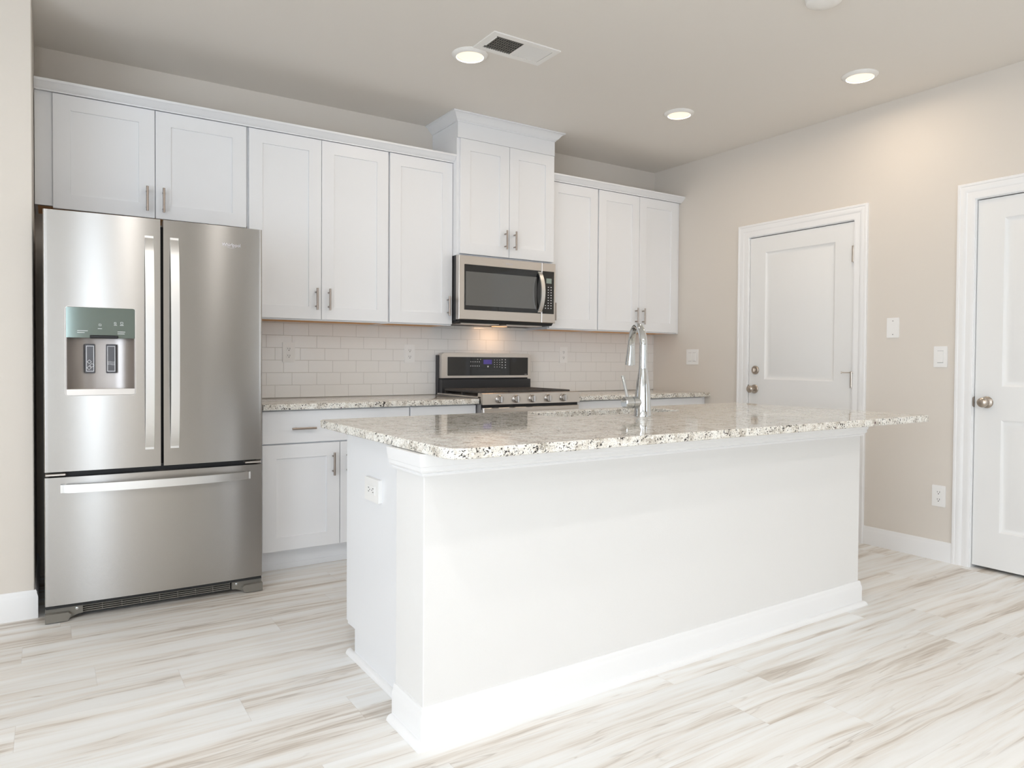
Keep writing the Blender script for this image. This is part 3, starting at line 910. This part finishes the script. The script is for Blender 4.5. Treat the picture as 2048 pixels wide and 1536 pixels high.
# ------------------------------------------------------------------ gas range
gx0, gx1 = -2.1040, -1.3360; gy = -0.6800
t = Th('gas_range', 'stainless gas range with black backguard and five front knobs', 'range', ((gx0 + gx1) / 2, -0.35, 0))
b = B(); box(b, gx0 + 0.004, gx1 - 0.004, gy + 0.03, -0.035, 0.09, 0.915); box(b, gx0 + 0.03, gx1 - 0.03, gy + 0.07, -0.05, 0, 0.09); t.part('body', b, M['fridge_side'])
b = B(); box(b, gx0, gx1, gy + 0.02, -0.055, 0.915, 0.926, 0.002); t.part('cooktop', b, M['steel_flat'])
b = B(); prism(b, [(gy, 0.8760), (gy + 0.004, 0.9440), (gy + 0.012, 0.9480), (gy + 0.06, 0.9480), (gy + 0.06, 0.8760)], 0, gx0, gx1)
cp = t.part('control_panel', b, M['steel_flat'])
for xk in (-1.9800, -1.8540, -1.7280, -1.6020, -1.4750):
    b = B(); y0 = gy + 0.002; zk = 0.909
    lathe(b, (xk, y0, zk), (0, -1, 0), [(.0270, 0), (.0270, .004), (.0235, .007), (.0225, .022), (.0205, .026), (.0005, .0262)], 32)
    box(b, xk - 0.0045, xk + 0.0045, y0 - 0.036, y0 - 0.024, zk - 0.021, zk + 0.021, 0.0015)
    t.part('knob', b, M['knob_steel'])
b = B(); box(b, gx0 + 0.006, gx1 - 0.006, gy + 0.018, gy + 0.05, 0.845, 0.876); t.part('vent_gap', b, M['black'])
b = B(); panel_slab(b, (gx0 + 0.006, gx1 - 0.006, 0.30, 0.8560), 0.03, [(gx0 + 0.12, gx1 - 0.12, 0.40, 0.72)], [(.002, .003)], lambda u, v, d: (u, gy - 0.002 + d, v), 0.004)
od = t.part('oven_door', b, M['steel_flat'])
b = B(); box(b, gx0 + 0.125, gx1 - 0.125, gy - 0.002, gy + 0.006, 0.405, 0.715); t.part('oven_window', b, M['bglass'], under=od)
b = B(); cyl(b, (gx0 + 0.04, gy - 0.052, 0.815), (gx1 - 0.04, gy - 0.052, 0.815), 0.013, n=18)
for xx in (gx0 + 0.07, gx1 - 0.07): cyl(b, (xx, gy - 0.052, 0.815), (xx, gy, 0.815), 0.010, n=12)
t.part('handle', b, M['handle_steel'], under=od)
b = B(); box(b, gx0 + 0.006, gx1 - 0.006, gy + 0.002, gy + 0.03, 0.10, 0.29, 0.003); t.part('storage_drawer', b, M['steel_flat'])
# burner bowl and grates
b = B(); box(b, gx0 + 0.020, gx1 - 0.020, -0.610, -0.105, 0.9262, 0.9290); t.part('burner_tray', b, M['enamel'])
for cx, cy, rr in ((-1.955, -0.49, .045), (-1.955, -0.21, .036), (-1.72, -0.35, .05), (-1.485, -0.49, .045), (-1.485, -0.21, .036)):
    b = B(); lathe(b, (cx, cy, 0.9290), (0, 0, 1), [(rr, 0), (rr, .008), (rr * .8, .010), (rr * .8, .014), (.0005, .015)], 28); t.part('burner', b, M['iron'])
for xa, xb in ((gx0 + 0.026, -1.862), (-1.858, -1.582), (-1.578, gx1 - 0.022)):
    b = B(); y0, y1, z0, z1 = -0.600, -0.112, 0.943, 0.958
    e = 0.016
    box(b, xa, xb, y0, y0 + e, z0, z1, .003); box(b, xa, xb, y1 - e, y1, z0, z1, .003)
    box(b, xa, xa + e, y0 + e, y1 - e, z0, z1, .003); box(b, xb - e, xb, y0 + e, y1 - e, z0, z1, .003)
    nn = 9
    for i in range(1, nn): yy = y0 + (y1 - y0) * i / nn; box(b, xa + e, xb - e, yy - 0.006, yy + 0.006, z0 + .002, z1, .002)
    xm = (xa + xb) / 2; box(b, xm - 0.006, xm + 0.006, y0 + e, y1 - e, z0, z1 - 0.001)
    for px, py in ((xa, y0), (xb - 0.02, y0), (xa, y1 - 0.02), (xb - 0.02, y1 - 0.02), (xa, -0.37), (xb - 0.02, -0.37)):
        box(b, px, px + 0.02, py, py + 0.02, 0.9293, z0)
    t.part('grate', b, M['iron'])
# backguard
b = B(); box(b, -2.0900, -1.3480, -0.100, -0.030, 0.920, 1.020); box(b, -2.0960, -1.3420, -0.050, -0.012, 0.915, 1.190); t.part('backguard', b, M['enamel'])
b = B()
prism(b, rrect(-2.0900, -1.3420, 1.0300, 1.2060, 0.024, corners=(0, 0, 1, 1)), 1, -0.092, -0.030)
bg_ = t.part('backguard_console', b, M['steel_flat'])
b = B(); prism(b, rrect(-2.0440, -1.3690, 1.0460, 1.1780, 0.004), 1, -0.0945, -0.090); bp = b
b = B(); box(b, -1.755, -1.685, -0.0955, -0.0943, 1.128, 1.160); t.part('clock_display', b, M['display'], under=bg_, label='violet lit clock display')
b = bp; old = set(b.faces)
def dots(xa, xb, n, za, zb, m_, s=0.0042):
    for i in range(n):
        for j in range(m_):
            xx = xa + (xb - xa) * i / max(1, n - 1); zz = za + (zb - za) * j / max(1, m_ - 1)
            box(b, xx, xx + s, -0.0955, -0.0943, zz, zz + s * 0.9)
dots(-1.862, -1.792, 5, 1.112, 1.142, 2, 0.0055); dots(-1.805, -1.782, 2, 1.160, 1.160, 1, 0.005)
dots(-1.664, -1.620, 3, 1.106, 1.156, 4); dots(-1.600, -1.572, 2, 1.100, 1.158, 4, 0.0065); box(b, -1.722, -1.712, -0.0955, -0.0943, 1.106, 1.116)
dots(-1.398, -1.382, 4, 1.052, 1.052, 1, 0.0028)
for fc in b.faces:
    if fc not in old: fc.material_index = 1
t.part('touch_panel', b, [M['bglass'], M['print']], under=bg_)

# ------------------------------------------------------------------ island
AI = 0.0088; IP = (-3.4457, -2.7950, 0)
bx0, bx1, by0, by1, kb = -3.430, -1.130, -2.5952, -1.777, -2.397
px0 = -3.367
t = Th('kitchen_island', 'kitchen island base with painted knee wall, white end panel and baseboard', 'kitchen island', (-2.28, -2.2, 0), rot=AI, pivot=IP)
b = B(); box(b, bx0, bx1, by0, kb, 0, 0.8795, 0.002); t.part('knee_wall', b, M['island_paint'])
b = B()
prism(b, [(kb, 0), (-1.873, 0), (-1.873, 0.108), (-1.797, 0.108), (-1.797, 0.8795), (kb, 0.8795)], 0, px0, px0 + 0.018)
t.part('end_panel', b, M['cab'])
b = B()
box(b, px0 + 0.018, bx1 - 0.06, -1.86, kb, 0.0, 0.10)
box(b, px0 + 0.018, -2.62, -1.797, kb, 0.10, 0.8795); box(b, -1.62, bx1 - 0.06, -1.797, kb, 0.10, 0.8795)
box(b, -2.62, -1.62, -1.797, -1.775 - 0.04, 0.10, 0.8795); box(b, -2.62, -1.62, kb + 0.001, kb + 0.015, 0.10, 0.8795); box(b, -2.62, -1.62, -1.83, kb + 0.015, 0.10, 0.12)
t.part('cabinet_body', b, M['cab'])
for xa, xb, hx in ((px0 + 0.002, -2.905, -2.945), (-2.901, -2.44, -2.48), (-2.436, -2.06, -2.10), (-2.056, -1.66, -2.015), (-1.656, bx1 - 0.062, -1.615)):
    b = B(); panel_slab(b, (xa, xb, 0.116, 0.872), 0.019, [(xa + .074, xb - .074, 0.190, 0.798)], [(.001, .0065), (.003, .007)], lambda u, v, d: (u, by1 - d, v), 0.0012)
    d = t.part('door', b, M['cab'])
    b = B(); pull(b, hx, 0.70, by1, 0.128)
    for v in b.verts: v.co.y = 2 * by1 - v.co.y
    t.part('handle', b, M['nickel'], under=d)
b = B()
mold(b, [(bx0, kb, 0), (bx0, by0, 0), (bx1, by0, 0), (bx1, kb, 0)], BB(BASE_H), (0, 0, 1), flip=False); t.part('baseboard', b, M['trim'])
b = B()
mold(b, [(bx0, kb, 0), (bx0, by0, 0), (bx1, by0, 0), (bx1, kb, 0)], [(a + .013, c) for a, c in QR], (0, 0, 1), flip=False)
mold(b, [(px0, -1.825, 0), (px0, kb, 0)], QR, (0, 0, 1), flip=False)
t.part('shoe_molding', b, M['trim'])
b = B()
AP = [(0, 0), (.010, .001), (.012, .006), (.010, .010), (.018, .014), (.021, .019), (.021, .030), (.024, .032), (.027, .050), (.030, .0705), (0, .0705)]
mold(b, [(bx0, kb + 0.012, 0.808), (bx0, by0, 0.808), (bx1, by0, 0.808), (bx1, kb, 0.808)], AP, (0, 0, 1), flip=False); t.part('apron_molding', b, M['trim'])

# countertop with sink cut-out
cx0, cx1, cy0, cy1, cz0, cz1 = -3.4457, -0.8931, -2.7950, -1.6700, 0.8800, 0.9110
SX0, SX1, SY0, SY1 = -2.505, -1.715, -2.030, -1.760


def slab_with_hole(outer, inner, z0, z1, ch=0.003):
    b = B()
    def ring(pts, z, inset=0.0, sgn=1):
        n = len(pts); out = []
        for i, p in enumerate(pts):
            a = Vector(pts[i - 1]); c = Vector(pts[(i + 1) % n]); d = (c - a)
            if d.length < 1e-9: d = Vector((1, 0))
            d.normalize(); nn = Vector((-d.y, d.x)) * sgn
            out.append(b.verts.new((p[0] + nn.x * inset, p[1] + nn.y * inset, z)))
        return out
    def loop_faces(A, Bq):
        n = len(A)
        for i in range(n): b.faces.new((A[i], A[(i + 1) % n], Bq[(i + 1) % n], Bq[i]))
    o = [ring(outer, z0, ch), ring(outer, z0 + ch, 0), ring(outer, z1 - ch, 0), ring(outer, z1, ch)]
    for p, q in zip(o, o[1:]): loop_faces(p, q)
    i_ = [ring(inner, z0, ch, -1), ring(inner, z0 + ch, 0), ring(inner, z1 - ch, 0), ring(inner, z1, ch, -1)]
    for p, q in zip(i_, i_[1:]): loop_faces(p, q)
    for A, C in ((o[0], i_[0]), (o[3], i_[3])):
        ea = [b.edges.get((A[i], A[(i + 1) % len(A)])) for i in range(len(A))]
        ec = [b.edges.get((C[i], C[(i + 1) % len(C)])) for i in range(len(C))]
        bmesh.ops.triangle_fill(b, use_beauty=True, use_dissolve=False, edges=ea + ec)
    return b


def rr4(x0, x1, y0, y1, radii, n=8):
    out = []
    for (cx, cy, a, sx, sy), r in zip(((x0, y0, PI, 1, 1), (x1, y0, 1.5 * PI, -1, 1), (x1, y1, 0, -1, -1), (x0, y1, .5 * PI, 1, -1)), radii):
        for k in range(n + 1):
            q = a + .5 * PI * k / n
            out.append((cx + sx * r + r * math.cos(q), cy + sy * r + r * math.sin(q)))
    return out


b = slab_with_hole(rr4(cx0, cx1, cy0, cy1, (.060, .012, .030, .030)), rr4(SX0, SX1, SY0, SY1, (.07,) * 4), cz0, cz1)
one('granite_countertop', b, M['granite'], 'large speckled granite countertop on the kitchen island with a sink cut-out', 'countertop', rot=AI, pivot=IP)
# undermount sink
t = Th('sink', 'stainless undermount sink set into the island countertop beside the faucet', 'sink', ((SX0 + SX1) / 2, (SY0 + SY1) / 2, 0.68), rot=AI, pivot=IP)
b = B()
rings = []
for ins, z in ((-.012, .8795), (-.006, .8795), (-.004, .872), (0.0, .72), (.02, .69), (.05, .685)):
    rings.append([b.verts.new((x, y, z)) for x, y in rr4(SX0 + ins, SX1 - ins, SY0 + ins, SY1 - ins, (.07,) * 4)])
for A, C in zip(rings, rings[1:]):
    n = len(A)
    for i in range(n): b.faces.new((A[i], A[(i + 1) % n], C[(i + 1) % n], C[i]))
b.faces.new(rings[-1]); t.part('basin', b, M['sink'])
b = B(); lathe(b, (-2.11, -1.90, 0.6852), (0, 0, 1), [(.045, 0), (.045, .002), (.036, .003), (.034, .0015), (.0005, .001)], 28); t.part('drain', b, M['chrome'])

# faucet
fxx, fyy = -2.1290, -2.1600
t = Th('faucet', 'tall chrome gooseneck pull-down faucet on the island countertop', 'faucet', (fxx, fyy, 0.9110), rot=AI, pivot=IP)
b = B()
lathe(b, (fxx, fyy, 0.9112), (0, 0, 1), [(.0385, 0), (.0385, .003), (.0372, .006), (.0365, .05), (.0335, .10), (.0285, .15), (.0225, .19), (.0198, .212), (.0190, .2125)], 40)
t.part('base', b, M['chrome'])
b = B(); pts = []; ra = []
R_ = 0.093; sd = Vector((0.44, 0.90, 0)).normalized(); F0 = Vector((fxx, fyy, 0))
for i in range(6): pts.append((fxx, fyy, 1.122 + i * (1.222 - 1.122) / 6)); ra.append(0.0180)
for i in range(33):
    a = PI * i / 32 * 0.96
    pts.append(tuple(F0 + sd * (R_ - R_ * math.cos(a)) + Vector((0, 0, 1.222 + R_ * 1.0 * math.sin(a))))); ra.append(0.0180 - 0.0015 * i / 32)
tube(b, pts, ra, 28); t.part('spout', b, M['chrome'])
e1 = Vector(pts[-1]); dirn = (Vector(pts[-1]) - Vector(pts[-2])).normalized(); 
b = B(); lathe(b, e1, dirn, [(.0165, -.002), (.0180, .0), (.0180, .012), (.0235, .078), (.0245, .095), (.021, .097), (.0005, .097)], 32); t.part('spray_head', b, M['chrome'])
b = B(); hz_ = 0.9715
lathe(b, (fxx, fyy, hz_), (-1, 0.15, 0), [(.024, 0), (.0265, .015), (.0265, .058), (.0240, .0585), (.0240, .0605), (.0265, .061), (.0265, .098), (.0235, .101), (.0005, .1015)], 32)
t.part('valve_body', b, M['chrome'])
b = B(); cyl(b, (fxx - .079, fyy + .012, hz_ + .020), (fxx - .076, fyy + .050, hz_ + .118), .0062, .0075, 16)
t.part('lever', b, M['chrome'])

# ------------------------------------------------------------------ electrical plates


def outlet(label, loc, rotz, w=.076, h=.124, group='white duplex wall outlets'):
    """built facing -Y at the origin"""
    t = Th('wall_outlet', label, 'outlet', (0, 0, 0), group)
    b = B(); prism(b, rrect(-w / 2, w / 2, -h / 2, h / 2, .004), 1, -.0055, 0); t.part('plate', b, M['plate'])
    for s in (-1, 1):
        b = B(); prism(b, rrect(-.0165, .0165, s * .0215 - .0145, s * .0215 + .0145, .009), 1, -.0075, -.005); r = t.part('receptacle', b, M['plate'])
        b = B(); c = s * .0215
        box(b, -.0075, -.0055, -.0080, -.0070, c - .002, c + .007); box(b, .0050, .0072, -.0080, -.0070, c - .003, c + .007)
        lathe(b, (0, -.0070, c - .0085), (0, -1, 0), [(.0028, 0), (.0028, .001)], 12); t.part('slots', b, M['slot'], under=r)
    b = B(); lathe(b, (0, -.0055, 0), (0, -1, 0), [(.003, 0), (.003, .0008), (.0005, .001)], 12); t.part('screw', b, M['plate'])
    t.root.location = loc; t.root.rotation_euler = (0, 0, rotz)
    return t.root


o1 = outlet('white duplex outlet on the backsplash beside the refrigerator', (-3.1160, -0.0082, 1.197), 0)
dup(o1, (-2.2950, -0.0082, 1.198), 'white duplex outlet on the backsplash just left of the range')
dup(o1, (-0.9750, -0.0082, 1.203), 'white duplex outlet on the backsplash right of the range, left of the faucet')
dup(o1, (-0.0002, -2.3870, 0.378), 'white duplex outlet low on the right wall above the baseboard', -PI / 2)


def switch(label, loc, gangs, w):
    t = Th('light_switch', label, 'light switch', (0, 0, 0), 'white rocker switches')
    b = B(); prism(b, rrect(-w / 2, w / 2, -.0615, .0615, .004), 1, -.0055, 0)
    def gaps():
        for c in gangs:
            box(b, c - .0168, c + .0168, -.0062, -.0052, -.0352, -.0340); box(b, c - .0168, c + .0168, -.0062, -.0052, .0340, .0352)
    mark(b, 1, gaps)
    t.part('plate', b, [M['plate'], M['paddle']])
    for c in gangs:
        b = B(); prism(b, [(-.0060, -.034), (-.0060, .034), (-.0075, .034), (-.0105, -.032)], 0, c - .0165, c + .0165); t.part('rocker', b, M['plate'])
    t.root.location = loc; t.root.rotation_euler = (0, 0, -PI / 2)
    return t


switch('white double rocker switch on the right wall beside the corner cabinets', (-0.0002, -0.4560, 1.1945), (-.023, .023), .124)
switch('white single rocker switch on the right wall beside the near door', (-0.0002, -2.3830, 1.194), (0,), .076)
t = Th('blank_plate', 'white blank wall plate with two screws on the right wall between the doors', 'wall plate', (0, 0, 0))
b = B(); prism(b, rrect(-.038, .038, -.0615, .0615, .004), 1, -.0055, 0); t.part('plate', b, M['plate'])
for s in (-1, 1):
    b = B(); lathe(b, (0, -.0055, s * .042), (0, -1, 0), [(.0034, 0), (.003, .001)], 12); t.part('screw', b, M['fridge_side'])
t.root.location = (-0.0002, -2.0985, 1.3735); t.root.rotation_euler = (0, 0, -PI / 2)

# island outlet, mounted sideways on the end panel (faces -X)
t = Th('island_outlet', 'white sideways mounted outlet on the end panel of the kitchen island', 'outlet', (px0, -2.072, 0.683), rot=AI, pivot=IP)
b = B(); prism(b, rrect(-2.072 - .064, -2.072 + .064, .683 - .042, .683 + .042, .004), 0, px0 - .0150, px0 - .0002); t.part('plate', b, M['plate'])
b = B(); box(b, px0 - .0175, px0 - .0148, -2.072 - .034, -2.072 + .034, .683 - .0165, .683 + .0165, .0008); r = t.part('receptacle', b, M['plate'])
b = B()
for s in (-1, 1):
    c = -2.072 + s * .020
    box(b, px0 - .0180, px0 - .0170, c - .0045, c + .0045, .683 + .0055, .683 + .0080); box(b, px0 - .0180, px0 - .0170, c - .0045, c + .0045, .683 - .0080, .683 - .0055)
    box(b, px0 - .0180, px0 - .0170, c - s * .010 - .002, c - s * .010 + .002, .683 - .002, .683 + .002)
t.part('slots', b, M['slot'], under=r)

# ------------------------------------------------------------------ ceiling fixtures
t = Th('recessed_light', 'lit round recessed ceiling light beside the air vent, leftmost of three', 'recessed light', (-2.4920, -1.1850, H), 'lit recessed ceiling lights')
X, Y = -2.4920, -1.1850
b = B(); lathe(b, (X, Y, H), (0, 0, -1), [(.096, 0), (.096, .003), (.090, .009), (.080, .015), (.073, .016), (.070, .012), (.069, .004)], 48, close1=True); t.part('trim_ring', b, M['gloss_white'])
b = B(); lathe(b, (X, Y, H), (0, 0, -1), [(.069, .0045), (.066, .0075), (.0005, .0085)], 48); t.part('lens', b, M['lens'])
dup(t.root, (-0.9184, -1.1700, H), 'lit round recessed ceiling light in the middle of the ceiling, farthest from the camera')
dup(t.root, (-0.5298, -2.1780, H), 'lit round recessed ceiling light nearest the right wall')
for p in ((-2.4920, -1.1850), (-0.9184, -1.1700), (-0.5298, -2.1780)):
    l = area('downlight', (p[0], p[1], H - 0.0095), (0, 0, -1), 0.098, 0.098, 7.5, (1.0, 0.83, 0.66)); l.data.shape = 'DISK'
# unseen downlights added to brighten the room and reflect in the steel
for lx, ly in ((-4.05, -3.55), (-3.05, -4.1), (-5.6, -3.4), (-4.0, -6.3), (-1.6, -5.2), (-5.6, -6.2)):
    dup(t.root, (lx, ly, H), 'added recessed ceiling light out of view')
    l = area('downlight', (lx, ly, H - 0.0095), (0, 0, -1), 0.098, 0.098, 19.0, (1.0, 0.97, 0.95)); l.data.shape = 'DISK'

t = Th('air_vent', 'white rectangular ceiling air vent with dark grid half and slatted half', 'air vent', (-2.3230, -1.3850, H))
vx0, vx1, vy0, vy1 = -2.5270, -2.1190, -1.4920, -1.2780
b = B(); zc = H
def frame_xy(b, x0, x1, y0, y1, x2, x3, y2, y3, za, zb):
    for r in ((x0, x2, y0, y1), (x3, x1, y0, y1), (x2, x3, y0, y2), (x2, x3, y3, y1)): box(b, r[0], r[1], r[2], r[3], za, zb)
frame_xy(b, vx0, vx1, vy0, vy1, -2.490, -2.150, -1.458, -1.312, H - .006, H - .0002)
box(b, -2.328, -2.320, -1.458, -1.312, H - .006, H - .0002)
t.part('frame', b, M['gloss_white'])
b = B(); box(b, -2.490, -2.150, -1.458, -1.312, H - .0012, H - .0002); t.part('duct', b, M['vent_dark'])
b = B()
for i in range(13): xx = -2.490 + 0.162 * i / 12; box(b, xx - .0012, xx + .0012, -1.458, -1.312, H - .0055, H - .0014)
for i in range(6): yy = -1.458 + 0.146 * (i + .5) / 6; box(b, -2.490, -2.328, yy - .0014, yy + .0014, H - .0045, H - .0013)
t.part('grid', b, M['grey_plastic'])
b = B()
for i in range(13):
    xx = -2.318 + 0.166 * i / 13
    prism(b, [(xx, H - .0013), (xx + .0105, H - .0062), (xx + .0115, H - .0056), (xx + .002, H - .0013)], 1, -1.458, -1.312)
t.part('slats', b, M['gloss_white'])
b = B(); box(b, -2.493, -2.488, -1.455, -1.345, H - .011, H - .006, .001); t.part('lever', b, M['gloss_white'])

t = Th('smoke_detector', 'round white smoke detector on the ceiling near the top edge', 'smoke detector', (-1.475, -2.580, H))
b = B(); lathe(b, (-1.475, -2.580, H), (0, 0, -1), [(.079, 0), (.079, .008), (.075, .018), (.066, .024), (.03, .028), (.0005, .0285)], 48); t.part('housing', b, M['gloss_white'])
